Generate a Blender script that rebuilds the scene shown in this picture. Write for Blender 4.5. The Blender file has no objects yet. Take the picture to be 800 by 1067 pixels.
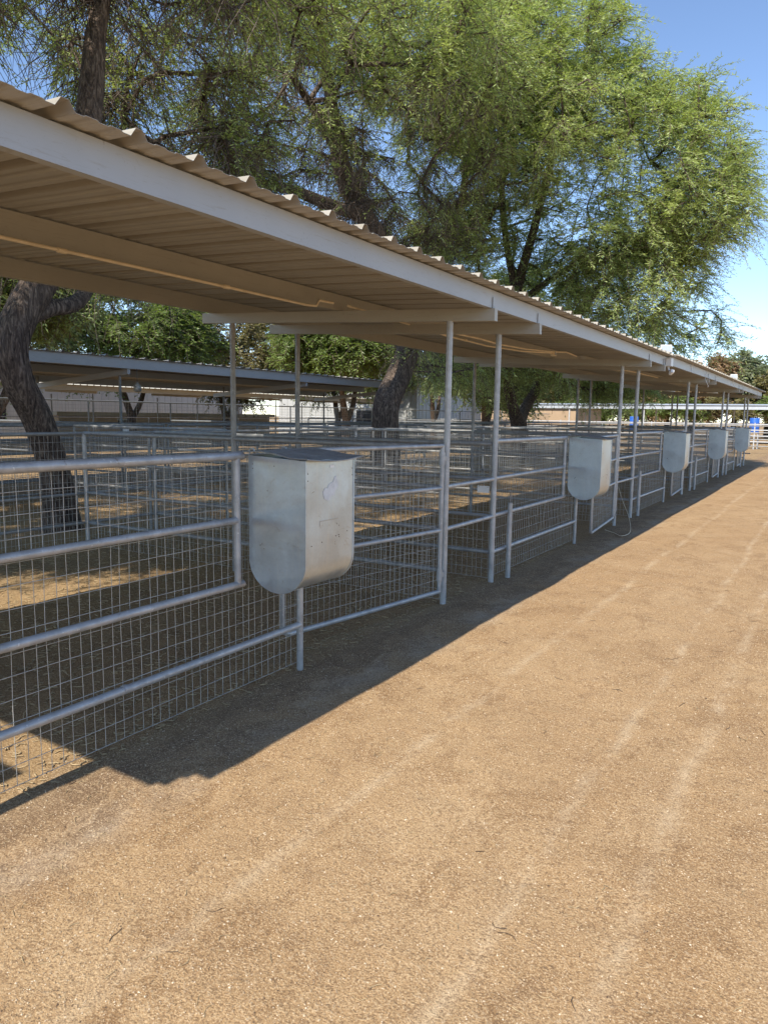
import bpy, math, random
import numpy as np
from mathutils import Matrix, Vector
rnd = random.Random(7)
RS = np.random.RandomState(11)
sc = bpy.context.scene
COL = sc.collection

# ------------------------------------------------------------------ mesh helpers
KIDS={}
class MB:
    """collects vertices and faces of ONE mesh"""
    def __init__(self): self.v=[]; self.f=[]; self.sm=[]
    def add(self, vs, fs, smooth=False):
        o=len(self.v); self.v.extend([tuple(float(c) for c in p) for p in vs])
        for q in fs: self.f.append(tuple(i+o for i in q)); self.sm.append(smooth)
        return self
    def box(self, x0,y0,z0,x1,y1,z1):
        v=[(x,y,z) for z in (z0,z1) for y in (y0,y1) for x in (x0,x1)]
        return self.add(v,[(0,2,3,1),(4,5,7,6),(0,1,5,4),(2,6,7,3),(0,4,6,2),(1,3,7,5)])
    def tube(self, pts, r, n=10, caps=True):
        pts=[Vector(p) for p in pts]; m=len(pts)
        rs=[r]*m if not hasattr(r,'__len__') else list(r)
        vs=[]; ref=None
        for i,p in enumerate(pts):
            t=(pts[min(i+1,m-1)]-pts[max(i-1,0)]).normalized()
            if ref is None:
                ref=Vector((0,0,1)) if abs(t.z)<.9 else Vector((1,0,0))
            a=t.cross(ref).normalized(); b=a.cross(t).normalized(); ref=b
            for k in range(n):
                w=2*math.pi*k/n
                vs.append(p+a*(math.cos(w)*rs[i])+b*(math.sin(w)*rs[i]))
        fs=[(i*n+k,i*n+(k+1)%n,(i+1)*n+(k+1)%n,(i+1)*n+k) for i in range(m-1) for k in range(n)]
        self.add(vs,fs,True)
        if caps:
            self.add(vs[:n],[tuple(range(n))]); self.add(vs[-n:],[tuple(range(n-1,-1,-1))])
        return self
    def wire(self, pts, r):            # thin square wire
        return self.tube(pts, r, 4, False)
    def build(self, name, mat, parent=None, loc=None):
        me=bpy.data.meshes.new(name); me.from_pydata(self.v,[],self.f)
        me.polygons.foreach_set('use_smooth', self.sm); me.update()
        me.materials.append(mat)
        o=bpy.data.objects.new(name, me); COL.objects.link(o)
        if parent is not None: o.parent=parent; KIDS.setdefault(parent.name,[]).append(o)
        if loc is not None: o.location=loc
        return o

def np_mesh(name, V, F, mat, parent=None, smooth=False, loc=None):
    """V (n,3), F (m,k) all faces with k corners"""
    me=bpy.data.meshes.new(name); n=len(V); m,k=F.shape
    me.vertices.add(n); me.vertices.foreach_set('co', np.ascontiguousarray(V,dtype=np.float32).ravel())
    me.loops.add(m*k); me.loops.foreach_set('vertex_index', np.ascontiguousarray(F,dtype=np.int32).ravel())
    me.polygons.add(m); me.polygons.foreach_set('loop_start', np.arange(0,m*k,k,dtype=np.int32))
    me.polygons.foreach_set('loop_total', np.full(m,k,dtype=np.int32))
    me.polygons.foreach_set('use_smooth', np.full(m,smooth,dtype=bool))
    me.update(calc_edges=True); me.materials.append(mat)
    o=bpy.data.objects.new(name, me); COL.objects.link(o)
    if parent is not None: o.parent=parent; KIDS.setdefault(parent.name,[]).append(o)
    if loc is not None: o.location=loc
    return o

def tag(o, label, cat=None, group=None):
    o['label']=label
    if cat: o['category']=cat
    if group: o['group']=group
    return o
def thing(name, loc, label, cat, group=None, rz=0):
    o=bpy.data.objects.new(name, None); COL.objects.link(o)
    o.empty_display_size=.2
    o.location=loc; o.rotation_euler=(0,0,rz)
    return tag(o,label,cat,group)
def dup(root, loc, label, rz=None):
    r=root.copy(); COL.objects.link(r); r.location=loc
    if rz is not None: r.rotation_euler=(0,0,rz)
    r['label']=label
    for ch in KIDS.get(root.name,[]):
        c=ch.copy(); COL.objects.link(c); c.parent=r
        for g in KIDS.get(ch.name,[]):
            d=g.copy(); COL.objects.link(d); d.parent=c
    return r

# ------------------------------------------------------------------ materials
def new_mat(name):
    m=bpy.data.materials.new(name); m.use_nodes=True
    nt=m.node_tree; b=nt.nodes['Principled BSDF']
    return m,nt,b
def N(nt,t,**kw):
    n=nt.nodes.new(t)
    for k,v in kw.items(): setattr(n,k,v)
    return n
def noise(nt, vec, scale, detail=4, rough=.55, dist=0):
    n=N(nt,'ShaderNodeTexNoise'); n.inputs['Scale'].default_value=scale
    n.inputs['Detail'].default_value=detail; n.inputs['Roughness'].default_value=rough
    n.inputs['Distortion'].default_value=dist
    if vec is not None: nt.links.new(vec,n.inputs['Vector'])
    return n.outputs['Fac']
def ramp(nt, fac, stops):
    r=N(nt,'ShaderNodeValToRGB'); e=r.color_ramp.elements
    while len(e)<len(stops): e.new(.5)
    for i,(p,c) in enumerate(stops):
        e[i].position=p; e[i].color=(*c,1) if len(c)==3 else c
    nt.links.new(fac,r.inputs['Fac']); return r.outputs['Color']
def mix(nt, fac, a, b, mode='MIX'):
    m=N(nt,'ShaderNodeMix',data_type='RGBA',blend_type=mode)
    for sock,val in ((m.inputs[0],fac),(m.inputs[6],a),(m.inputs[7],b)):
        if hasattr(val,'links') : nt.links.new(val,sock)
        elif hasattr(val,'__len__'): sock.default_value=(*val,1)
        else: sock.default_value=val
    return m.outputs[2]
def coords(nt, kind='Object', scale=None):
    t=N(nt,'ShaderNodeTexCoord'); o=t.outputs[kind]
    if scale:
        mp=N(nt,'ShaderNodeMapping'); mp.inputs['Scale'].default_value=scale
        nt.links.new(o,mp.inputs['Vector']); o=mp.outputs['Vector']
    return o
def bump(nt, b, h, strength, dist):
    bn=N(nt,'ShaderNodeBump'); bn.inputs['Strength'].default_value=strength; bn.inputs['Distance'].default_value=dist
    nt.links.new(h,bn.inputs['Height']); nt.links.new(bn.outputs['Normal'],b.inputs['Normal']); return bn

def galv(name, c0, c1, metal, rough, sc_=9, speck=True):
    m,nt,b=new_mat(name); co=coords(nt)
    f=noise(nt,co,sc_,5,.6,.4); col=ramp(nt,f,[(.3,c0),(.7,c1)])
    if speck:
        s=noise(nt,co,60,2,.5); k=ramp(nt,s,[(.68,(0,0,0)),(.74,(1,1,1))])
        col=mix(nt,k,col,(.62,.62,.6))
        d=noise(nt,co,22,6,.7,1.2); kd=ramp(nt,d,[(.60,(0,0,0)),(.72,(.7,.7,.7))])
        col=mix(nt,kd,col,(.20,.165,.125))
    nt.links.new(col,b.inputs['Base Color'])
    b.inputs['Metallic'].default_value=metal
    r=ramp(nt,noise(nt,co,30,4),[(.3,(rough-.1,)*3),(.7,(rough+.15,)*3)])
    nt.links.new(r,b.inputs['Roughness'])
    bump(nt,b,noise(nt,co,80,3),.15,.002)
    return m
M={}
M['pipe']=galv('galvanised_pipe',(.31,.315,.315),(.49,.495,.495),.3,.42)
M['pipe_dull']=galv('dull_galvanised_pipe',(.22,.22,.215),(.36,.355,.34),.2,.5)
M['dark_pipe']=galv('weathered_pipe',(.14,.15,.15),(.24,.25,.25),.25,.55)
M['wire']=galv('galvanised_wire',(.38,.36,.32),(.54,.52,.47),.2,.5,9,False)
M['white_pipe']=galv('white_painted_pipe',(.42,.43,.44),(.55,.56,.56),.0,.5,5,False)
# feed box sheet: spangle + faint streaks
def sheet_mat():
    m,nt,b=new_mat('galvanised_sheet'); co=coords(nt)
    v=N(nt,'ShaderNodeTexVoronoi'); v.inputs['Scale'].default_value=70; nt.links.new(co,v.inputs['Vector'])
    sp=ramp(nt,v.outputs['Distance'],[(0,(.43,.50,.55)),(1,(.56,.64,.69))])
    f=noise(nt,co,5,5,.6,.5); col=mix(nt,.7,sp,ramp(nt,f,[(.3,(.40,.46,.51)),(.72,(.58,.65,.69))]))
    st=noise(nt,coords(nt,'Object',(26,26,1.6)),1.5,4,.6); col=mix(nt,ramp(nt,st,[(.5,(0,0,0)),(.8,(.4,.4,.4))]),col,(.62,.62,.58))
    dr=noise(nt,coords(nt,'Object',(6,6,9)),3,6,.7,1); col=mix(nt,ramp(nt,dr,[(.58,(0,0,0)),(.75,(.5,.5,.5))]),col,(.30,.26,.2))
    nt.links.new(col,b.inputs['Base Color']); b.inputs['Metallic'].default_value=.7
    nt.links.new(ramp(nt,f,[(.3,(.27,)*3),(.7,(.42,)*3)]),b.inputs['Roughness'])
    bump(nt,b,noise(nt,co,7,3),.25,.01); return m
M['sheet']=sheet_mat()
M['lid']=galv('dark_weathered_sheet',(.19,.19,.18),(.31,.30,.28),.35,.5,7,True)
def plain(name,c,rough=.6,metal=0,var=.15,scale=6):
    m,nt,b=new_mat(name); f=noise(nt,coords(nt),scale,5,.6)
    lo=tuple(x*(1-var) for x in c); hi=tuple(min(1,x*(1+var)) for x in c)
    nt.links.new(ramp(nt,f,[(.3,lo),(.7,hi)]),b.inputs['Base Color'])
    b.inputs['Roughness'].default_value=rough; b.inputs['Metallic'].default_value=metal; return m
def painted_steel(name,c,dirt,metal=.1,rough=.5):
    m,nt,b=new_mat(name); co=coords(nt)
    f=noise(nt,co,1.5,5,.6,.3); col=ramp(nt,f,[(.3,tuple(x*.88 for x in c)),(.7,c)])
    s=noise(nt,coords(nt,'Object',(1,1,14)),4,6,.7,1.5); col=mix(nt,ramp(nt,s,[(.56,(0,0,0)),(.72,(.55,.55,.55))]),col,dirt)
    g=noise(nt,co,24,5,.7,2); col=mix(nt,ramp(nt,g,[(.64,(0,0,0)),(.7,(.6,.6,.6))]),col,tuple(x*.7 for x in dirt))
    nt.links.new(col,b.inputs['Base Color']); b.inputs['Metallic'].default_value=metal; b.inputs['Roughness'].default_value=rough
    bump(nt,b,noise(nt,co,12,3),.1,.003); return m
M['purlin']=painted_steel('off_white_purlin_paint',(.43,.45,.465),(.28,.24,.18))  # one paint in two copies: this one carries the sky's tint
M['beam']=painted_steel('shaded_beam_paint',(.43,.41,.35),(.26,.22,.16))  # inner copy of that paint, shade and warm ground bounce put into the colour
M['roof']=painted_steel('almond_roof_sheet',(.46,.44,.39),(.36,.30,.21),.05,.55)
def rib_bands(m,phase):  # darker bands along the ribs and stiffeners, mottled by noise
    nt=m.node_tree; b=nt.nodes['Principled BSDF']; l=b.inputs['Base Color'].links[0]; src=l.from_socket
    sep=N(nt,'ShaderNodeSeparateXYZ'); nt.links.new(coords(nt),sep.inputs[0])
    def mt(op,a,v):
        n=N(nt,'ShaderNodeMath',operation=op); nt.links.new(a,n.inputs[0]); n.inputs[1].default_value=v; return n.outputs[0]
    fr=mt('FRACT',mt('DIVIDE',mt('SUBTRACT',sep.outputs['Y'],phase),.3275),0)
    k=ramp(nt,fr,[(0,(.55,)*3),(.10,(.75,)*3),(.16,(.0,)*3),(.27,(0,)*3),(.33,(.6,)*3),(.39,(.0,)*3),(.60,(.0,)*3),(.66,(.6,)*3),(.72,(0,)*3),(.85,(.0,)*3),(.90,(.75,)*3),(1,(.55,)*3)][:12])
    n=noise(nt,coords(nt,'Object',(.5,3,1)),2,4,.6)
    kk=mix(nt,1.0,k,ramp(nt,n,[(.3,(.5,)*3),(.7,(1,)*3)]),'MULTIPLY')
    nt.links.new(mix(nt,kk,src,(.22,.18,.125)),b.inputs['Base Color'])
rib_bands(M['roof'],1.779)
M['roof_far']=painted_steel('grey_roof_sheet',(.30,.28,.25),(.2,.17,.13),.05,.6)
M['purlin_far']=painted_steel('grey_purlin_paint',(.34,.37,.41),(.22,.2,.17))
M['purlin_tan']=painted_steel('tan_purlin_paint',(.42,.35,.25),(.3,.24,.16))
M['conduit']=plain('cream_lit_conduit',(.78,.66,.46),.4)  # warm highlight put into the bright cream colour
M['white_plastic']=plain('white_plastic',(.72,.72,.70),.45,0,.06)
M['black']=plain('dark_glass',(.03,.03,.035),.15,0,.1)
M['rust']=plain('rust_stained_bolt',(.09,.06,.045),.7)
M['sticker']=plain('white_sticker',(.8,.8,.8),.5,0,.04)
M['scuff']=plain('scraped_off_glue_patch',(.64,.65,.64),.7,0,.12,30)
M['faint']=plain('faded_sign_outline',(.44,.44,.42),.5,.6,.1,20)
M['blue']=plain('blue_plastic_drum',(.03,.13,.52),.4,0,.1)
M['wood']=plain('weathered_wood',(.22,.16,.10),.8)
M['white_wall']=plain('white_corrugated_wall',(.44,.45,.44),.6,0,.08,.4)
M['tan_wall']=plain('tan_stucco_wall',(.42,.30,.19),.85,0,.1,1.2)
M['rooftin']=plain('pale_metal_roof',(.50,.54,.58),.45,.2,.08)
M['straw']=plain('dry_straw',(.42,.31,.17),.8,0,.3,20)
M['twig']=plain('dry_twig',(.12,.08,.05),.9,0,.3,20)

def bark():
    m,nt,b=new_mat('furrowed_bark'); co=coords(nt,'Object',(9,9,1.7))
    f=noise(nt,co,2.2,8,.68,1.4)
    col=ramp(nt,f,[(.36,(.025,.017,.013)),(.5,(.105,.073,.054)),(.64,(.27,.205,.155))])
    nt.links.new(col,b.inputs['Base Color']); b.inputs['Roughness'].default_value=.92
    bump(nt,b,f,1,.06); return m
M['bark']=bark()
M['twigwood']=plain('grey_twig_bark',(.15,.115,.09),.9,0,.35,3)
M['deadtwig']=plain('dead_grey_twigs',(.14,.11,.09),.9,0,.3,3)
def leaf(name, a, bcol, trans=.45):
    m=bpy.data.materials.new(name); m.use_nodes=True; nt=m.node_tree; nt.nodes.clear()
    out=N(nt,'ShaderNodeOutputMaterial'); co=coords(nt)
    f=noise(nt,co,.55,3,.6); g=noise(nt,co,6,2,.5)
    c1=ramp(nt,f,[(.35,a),(.65,bcol)])
    c=mix(nt,.5,c1,ramp(nt,g,[(.3,tuple(x*.55 for x in a)),(.7,tuple(min(1,x*1.5) for x in bcol))]))
    d=N(nt,'ShaderNodeBsdfDiffuse'); t=N(nt,'ShaderNodeBsdfTranslucent'); s=N(nt,'ShaderNodeMixShader')
    gl=N(nt,'ShaderNodeBsdfGlossy'); gl.inputs['Roughness'].default_value=.45; gl.inputs['Color'].default_value=(.5,.5,.5,1)
    s2=N(nt,'ShaderNodeMixShader'); s2.inputs[0].default_value=.06
    nt.links.new(c,d.inputs['Color']); nt.links.new(mix(nt,1.0,c,(1.0,1.0,.55),'MULTIPLY'),t.inputs['Color'])
    s.inputs[0].default_value=trans
    nt.links.new(d.outputs[0],s.inputs[1]); nt.links.new(t.outputs[0],s.inputs[2])
    nt.links.new(s.outputs[0],s2.inputs[1]); nt.links.new(gl.outputs[0],s2.inputs[2])
    nt.links.new(s2.outputs[0],out.inputs['Surface']); return m
M['leafA']=leaf('mesquite_leaflets',(.30,.39,.14),(.50,.59,.22))
M['leafB']=leaf('grey_green_leaflets',(.19,.26,.11),(.34,.41,.18))
M['leafC']=leaf('bright_green_leaflets',(.13,.20,.055),(.25,.33,.09))
M['leafD']=leaf('pine_needles_far',(.20,.25,.15),(.32,.36,.22),.35)
M['leafE']=leaf('brown_dry_leaflets',(.32,.20,.11),(.46,.33,.19),.3)
M['leafF']=leaf('olive_leaflets',(.17,.16,.06),(.27,.24,.09),.35)

def ground_mat():
    m,nt,b=new_mat('packed_dirt_and_gravel'); co=coords(nt)
    sep=N(nt,'ShaderNodeSeparateXYZ'); nt.links.new(co,sep.inputs[0]); X=sep.outputs['X']
    # warped x for wandering edges
    def math_(op,a,b_=None,clamp=False):
        n=N(nt,'ShaderNodeMath',operation=op,use_clamp=clamp)
        for i,v in enumerate((a,b_)):
            if v is None: continue
            if hasattr(v,'links'): nt.links.new(v,n.inputs[i])
            else: n.inputs[i].default_value=v
        return n.outputs[0]
    wob=math_('MULTIPLY',math_('SUBTRACT',noise(nt,coords(nt,'Object',(1,.5,1)),.9,3,.6),.5),.5)
    xw=math_('ADD',X,wob)
    # fine grit
    g1=noise(nt,co,135,2,.7); g2=noise(nt,co,52,3,.75); g3=noise(nt,co,1.3,6,.65,.3); g4=noise(nt,coords(nt,'Object',(1,.35,1)),.5,4,.6)
    lane=ramp(nt,g3,[(.28,(.31,.185,.085)),(.5,(.39,.243,.115)),(.72,(.465,.315,.168))])
    lane=mix(nt,.35,lane,ramp(nt,g4,[(.35,(.33,.205,.105)),(.65,(.46,.325,.185))]))
    # damp-looking brown scuffs
    sc2=noise(nt,coords(nt,'Object',(1.3,1,1)),2.1,7,.75,.9)
    lane=mix(nt,ramp(nt,sc2,[(.50,(0,0,0)),(.62,(.85,.85,.85))]),lane,(.27,.16,.075))
    sc3=noise(nt,coords(nt,'Object',(2.6,2,1)),3.3,8,.8,.5)
    lane=mix(nt,ramp(nt,sc3,[(.54,(0,0,0)),(.64,(.7,.7,.7))]),lane,(.24,.145,.075))
    sc4=noise(nt,coords(nt,'Object',(1,1.6,1)),4.5,7,.8,1.5)
    lane=mix(nt,ramp(nt,sc4,[(.60,(0,0,0)),(.68,(.6,.6,.6))]),lane,(.19,.115,.06))
    # pale wheel tracks running along the lane
    def track(x0,w,s):
        d=math_('ABSOLUTE',math_('SUBTRACT',math_('ADD',X,math_('MULTIPLY',math_('SUBTRACT',noise(nt,coords(nt,'Object',(.1,.35,1)),s,2),.5),.22)),x0))
        k=math_('SUBTRACT',1.0,math_('DIVIDE',d,w),True)
        br=ramp(nt,noise(nt,coords(nt,'Object',(2.2,.9,1)),s+.7,6,.75,.6),[(.42,(0,0,0)),(.58,(1,1,1))])
        return mix(nt,1.0,k,br,'MULTIPLY')
    for x0,w,s in ((-1.73,.06,1.1),(-.86,.055,1.6),(-.47,.06,1.4),(.55,.1,1.2),(1.25,.1,1.9)):
        t=track(x0,w,s); lane=mix(nt,mix(nt,1.0,t,(.5,.5,.5),'MULTIPLY'),lane,(.60,.47,.31))
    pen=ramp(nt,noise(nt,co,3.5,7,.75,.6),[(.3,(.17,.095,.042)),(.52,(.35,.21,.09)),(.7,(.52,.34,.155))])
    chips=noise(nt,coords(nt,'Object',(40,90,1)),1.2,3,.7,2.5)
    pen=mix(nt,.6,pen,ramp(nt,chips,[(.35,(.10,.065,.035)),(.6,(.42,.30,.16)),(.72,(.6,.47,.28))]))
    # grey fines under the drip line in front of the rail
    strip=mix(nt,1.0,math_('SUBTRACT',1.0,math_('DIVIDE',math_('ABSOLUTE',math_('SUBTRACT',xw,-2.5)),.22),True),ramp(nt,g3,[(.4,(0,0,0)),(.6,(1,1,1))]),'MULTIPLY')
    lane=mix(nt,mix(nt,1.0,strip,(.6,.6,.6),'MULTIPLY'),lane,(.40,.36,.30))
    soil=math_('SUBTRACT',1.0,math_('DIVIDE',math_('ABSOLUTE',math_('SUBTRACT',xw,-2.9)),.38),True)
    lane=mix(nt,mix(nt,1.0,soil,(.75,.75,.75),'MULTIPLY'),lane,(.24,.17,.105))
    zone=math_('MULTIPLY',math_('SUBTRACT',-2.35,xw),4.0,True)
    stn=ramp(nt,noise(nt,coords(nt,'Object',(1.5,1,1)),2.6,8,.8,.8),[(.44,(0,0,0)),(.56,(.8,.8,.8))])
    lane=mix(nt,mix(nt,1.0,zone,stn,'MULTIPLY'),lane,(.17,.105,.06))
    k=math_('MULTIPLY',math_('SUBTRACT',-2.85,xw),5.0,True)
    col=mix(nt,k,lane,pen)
    col=mix(nt,ramp(nt,g1,[(.38,(.6,.6,.6)),(.46,(0,0,0))]),col,(.15,.09,.05))
    col=mix(nt,ramp(nt,g1,[(.54,(0,0,0)),(.64,(.7,.7,.7))]),col,(.60,.44,.26))
    col=mix(nt,ramp(nt,g2,[(.58,(0,0,0)),(.70,(.6,.6,.6))]),col,(.58,.45,.30))
    col=mix(nt,ramp(nt,g2,[(.34,(.6,.6,.6)),(.44,(0,0,0))]),col,(.17,.11,.065))
    nt.links.new(col,b.inputs['Base Color']); b.inputs['Roughness'].default_value=.95
    b.inputs['Specular IOR Level'].default_value=.15
    h=math_('ADD',math_('MULTIPLY',g2,1.0),math_('MULTIPLY',g1,.5))
    h=math_('ADD',h,math_('MULTIPLY',noise(nt,co,28,6,.8),1.0))
    bump(nt,b,h,.8,.009); return m
M['ground']=ground_mat()
def stone_mat():
    m,nt,b=new_mat('small_stones'); f=noise(nt,coords(nt),45,2,.5)
    nt.links.new(ramp(nt,f,[(.3,(.10,.06,.035)),(.42,(.26,.17,.09)),(.55,(.45,.33,.2)),(.7,(.66,.55,.4))]),b.inputs['Base Color'])
    b.inputs['Roughness'].default_value=.9; return m
M['stone']=stone_mat()

# ------------------------------------------------------------------ ground
_G={}
def vnoise(x,y,s,seed):
    if seed not in _G: _G[seed]=np.random.RandomState(seed).rand(128,128)
    G=_G[seed]
    u=x/s+37.3; v=y/s+11.7; i=np.floor(u).astype(int); j=np.floor(v).astype(int)
    a=u-i; b=v-j; a=a*a*(3-2*a); b=b*b*(3-2*b)
    g=lambda p,q: G[p%128,q%128]
    return (g(i,j)*(1-a)*(1-b)+g(i+1,j)*a*(1-b)+g(i,j+1)*(1-a)*b+g(i+1,j+1)*a*b)-.5
def height(x,y):
    h=vnoise(x,y,1.7,1)*.022+vnoise(x,y*.7,.55,2)*.014+vnoise(x,y,.2,3)*.009+vnoise(x,y,.08,4)*.005
    pen=np.clip((-2.85-x)*2,0,1)
    h=h+pen*(vnoise(x,y,.3,5)*.02+vnoise(x,y,.11,6)*.014)
    for x0,w in ((-1.73,.1),(-.86,.09),(-.48,.09)):       # shallow wheel ruts
        h=h-.007*np.exp(-((x-x0)/w)**2)
    h=h-.012*np.exp(-((x+2.45)/.1)**2)                     # drip line
    near=np.clip((45-np.hypot(x,y))/30,0,1)
    return h*near
xs=np.concatenate([[-600,-300,-150,-90,-60,-45],np.arange(-36,-9,.6),np.arange(-9,-4,.12),np.arange(-4,2.2,.03),np.arange(2.2,8,.3),[9,12,20,40,80,160,300,600]])
ys=np.concatenate([[-300,-120,-50,-20,-10,-6,-3,-1,0],np.arange(.6,9,.03),np.arange(9,18,.1),np.arange(18,50,.5),[52,56,62,70,80,95,120,160,240,400,800]])
gx,gy=np.meshgrid(xs,ys); gz=height(gx,gy)
V=np.stack([gx.ravel(),gy.ravel(),gz.ravel()],1); nx,ny=len(xs),len(ys)
I=np.arange(nx*ny).reshape(ny,nx)
F=np.stack([I[:-1,:-1].ravel(),I[:-1,1:].ravel(),I[1:,1:].ravel(),I[1:,:-1].ravel()],1)
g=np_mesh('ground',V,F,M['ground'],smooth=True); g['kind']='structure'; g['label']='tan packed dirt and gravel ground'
# small stones, straw and twigs lying on the ground
def scatter_stones(n,x0,x1,y0,y1,smin,smax,seed):
    r=np.random.RandomState(seed)
    y=y0+(y1-y0)*r.rand(n)**1.5; x=x0+(x1-x0)*r.rand(n)
    s=smin+(smax-smin)*r.rand(n)**3
    base=np.array([[1,0,0],[0,1,0],[-1,0,0],[0,-1,0],[0,0,.7],[0,0,-.7]],float)
    P=base[None]*(s[:,None,None]*(.6+.8*r.rand(n,6,1)))
    a=r.rand(n)*6.28; c,q=np.cos(a)[:,None],np.sin(a)[:,None]
    X=P[...,0]*c-P[...,1]*q; Y=P[...,0]*q+P[...,1]*c; Z=P[...,2]
    Z=Z+height(x,y)[:,None]+s[:,None]*.25
    V=np.stack([X+x[:,None],Y+y[:,None],Z],2).reshape(-1,3)
    f=np.array([[0,1,4],[1,2,4],[2,3,4],[3,0,4],[1,0,5],[2,1,5],[3,2,5],[0,3,5]])
    F=(np.arange(n)[:,None,None]*6+f[None]).reshape(-1,3)
    return V,F
V,F=scatter_stones(130000,-3.1,2.0,1.0,10,.0016,.0048,5)
o=np_mesh('gravel',V,F,M['stone']); o['kind']='stuff'; o['label']='fine gravel scattered over the dirt lane'
def litter(name,n,x0,x1,y0,y1,L,r_,mat,seed,label):
    r=np.random.RandomState(seed); mb=MB()
    for i in range(n):
        x=x0+(x1-x0)*r.rand(); y=y0+(y1-y0)*r.rand()**1.3; a=r.rand()*6.28; l=L*(.4+r.rand())
        pts=[]
        for k in range(4):
            px=x+math.cos(a)*l*k/3; py=y+math.sin(a)*l*k/3; a+=r.randn()*.35
            pts.append((px,py,float(height(np.array(px),np.array(py)))+r_*1.2+r.rand()*.003))
        mb.tube(pts,r_*(.7+.6*r.rand()),3,False)
    o=mb.build(name,mat); o['kind']='stuff'; o['label']=label
litter('straw_litter',1500,-3.2,1.5,1.2,9,.035,.0012,M['straw'],3,'bits of pale straw lying on the lane')
litter('twig_litter',130,-3.2,1.5,1.2,10,.06,.0014,M['twig'],4,'small dark twigs lying on the lane')
litter('wood_shavings',9000,-8.5,-2.95,1.5,10,.05,.0035,M['straw'],6,'straw and wood shavings on the pen floors')

# ------------------------------------------------------------------ shelter (roof + posts)
AY=[5.93+6.1*k for k in range(-1,5)]      # paired frames: A at AY, B 1.1 m further
def roof_sheet(x0,z0,x1,z1,y0,y1,first_rib,pitch=.3275,rib=.036):
    """corrugated sheet: ribs run from x0 to x1, profile along y, 1.5 mm thick"""
    prof=[(y0,0)]
    y=first_rib
    while y-pitch>y0+.1: y-=pitch
    while y<y1-.08:
        if y>y0+.06:
            prof+= [(y-.042,0),(y-.016,rib),(y+.016,rib),(y+.042,0)]
            for q in (.33,.66):
                c=y+pitch*q
                if c<y1-.06: prof+= [(c-.034,0),(c-.024,.0055),(c+.024,.0055),(c+.034,0)]
        y+=pitch
    prof.append((y1,0)); mb=MB(); n=len(prof); vs=[]
    xm=[0,.33,.66,1]
    for t in (0,.0016):
        for s in xm:
            x=x0+(x1-x0)*s; z=z0+(z1-z0)*s
            for (yy,zz) in prof: vs.append((x,yy,z+zz+t))
    fs=[]; m=len(xm)
    for L in (0,1):
        for a in range(m-1):
            for i in range(n-1):
                p=L*m*n+a*n+i; q=(p,p+1,p+n+1,p+n)
                fs.append(q if L==0 else q[::-1])
    for i in range(n-1):
        fs.append((i+1,i,m*n+i,m*n+i+1)); e=(m-1)*n+i; fs.append((e,e+1,m*n+e+1,m*n+e))
    for e in (0,n-1):
        for a in range(m-1):
            p=a*n+e; fs.append((p,p+n,m*n+p+n,m*n+p))
    return mb.add(vs,fs)
def c_purlin(y0,y1,x,zb,h,face,w=.05,t=.003):
    """C channel along y, web at x facing +x (face=1), flanges pointing the other way"""
    s=-face; mb=MB()
    mb.box(min(x,x+s*t),y0,zb,max(x,x+s*t),y1,zb+h)
    a,b=sorted((x+s*t,x+s*w)); mb.box(a,y0,zb,b,y1,zb+t); mb.box(a,y0,zb+h-t,b,y1,zb+h)
    c,d=sorted((x+s*(w-t),x+s*w)); mb.box(c,y0,zb+t,d,y1,zb+.018); mb.box(c,y0,zb+h-.018,d,y1,zb+h-t)
    return mb
def sloped_box(xa,za,xb,zb_,y0,y1,h):
    mb=MB(); v=[(xa,y0,za-h),(xa,y1,za-h),(xa,y0,za),(xa,y1,za),(xb,y0,zb_-h),(xb,y1,zb_-h),(xb,y0,zb_),(xb,y1,zb_)]
    return mb.add(v,[(0,1,3,2),(4,6,7,5),(0,2,6,4),(1,5,7,3),(0,4,5,1),(2,3,7,6)])
SL=.044
def front_shelter(name,label,y0,y1,frames,rib0,dz=0,group='shade shelters'):
    t=thing(name,(-2.95,0,0),label,'shelter',group); X=2.95
    roof_sheet(-2.42+X,2.760+dz,-6.02+X,2.760+dz+SL*3.6,y0,y1,rib0).build('corrugated_roof',M['roof'],t)
    for x in (-2.55,-4.1,-5.7):
        zb=2.609+dz+SL*(-2.55-x)
        c_purlin(y0-.01,y1,x+X,zb,.147,1 ).build('purlin',M['purlin' if x>-3 else 'beam'],t)  # inner purlins take the shaded copy of the paint
    if y0>-1 and y0<1:
        sloped_box(-2.60+X,2.766+dz,-6.0+X,2.766+dz+SL*3.4,y0-.15,y0-.004,.05).build('shadow_trim',M['beam'],t)  # unseen strip added to fill out the roof's corner shadow
    for y in frames:
        b=sloped_box(-2.52+X,2.606+dz,-5.88+X,2.606+dz+SL*3.36,y-.03,y+.03,.102).build('beam',M['beam'],t)
        MB().box(-2.546+X,y-.022,2.505+dz,-2.541+X,y+.022,2.70+dz).build('splice_plate',M['purlin'],b)
        for (x,r) in ((-2.95,.0285),(-5.48,.0285)):
            top=2.606+dz+SL*(-2.52-x)-.102
            p=MB().tube([(x+X,y,-.2),(x+X,y,top)],r,14).build('post',M['pipe' if x>-3 else 'pipe_dull'],t)
    return t
S1=front_shelter('shade_shelter','long shade shelter over the near pens with an off-white front beam and tan corrugated roof',-.20,13.60,[.02,.93,5.93,7.03,12.03,13.13],1.779-.3275*0)
S2=front_shelter('shade_shelter','far continuation of the near shade shelter, beyond the floodlight, ending above the last feed bin',13.57,32.0,[18.13,19.23,24.23,25.33,30.33,31.43],13.9,.035)
S0=front_shelter('shade_shelter','unseen shade shelter section behind the camera, shading the lower left pen corner',-12.0,-.62,[-10.0,-5.0,-1.2],-11.8)
S0.location.x=-3.72  # unseen section, set back to place its shadow inside the pen
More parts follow.
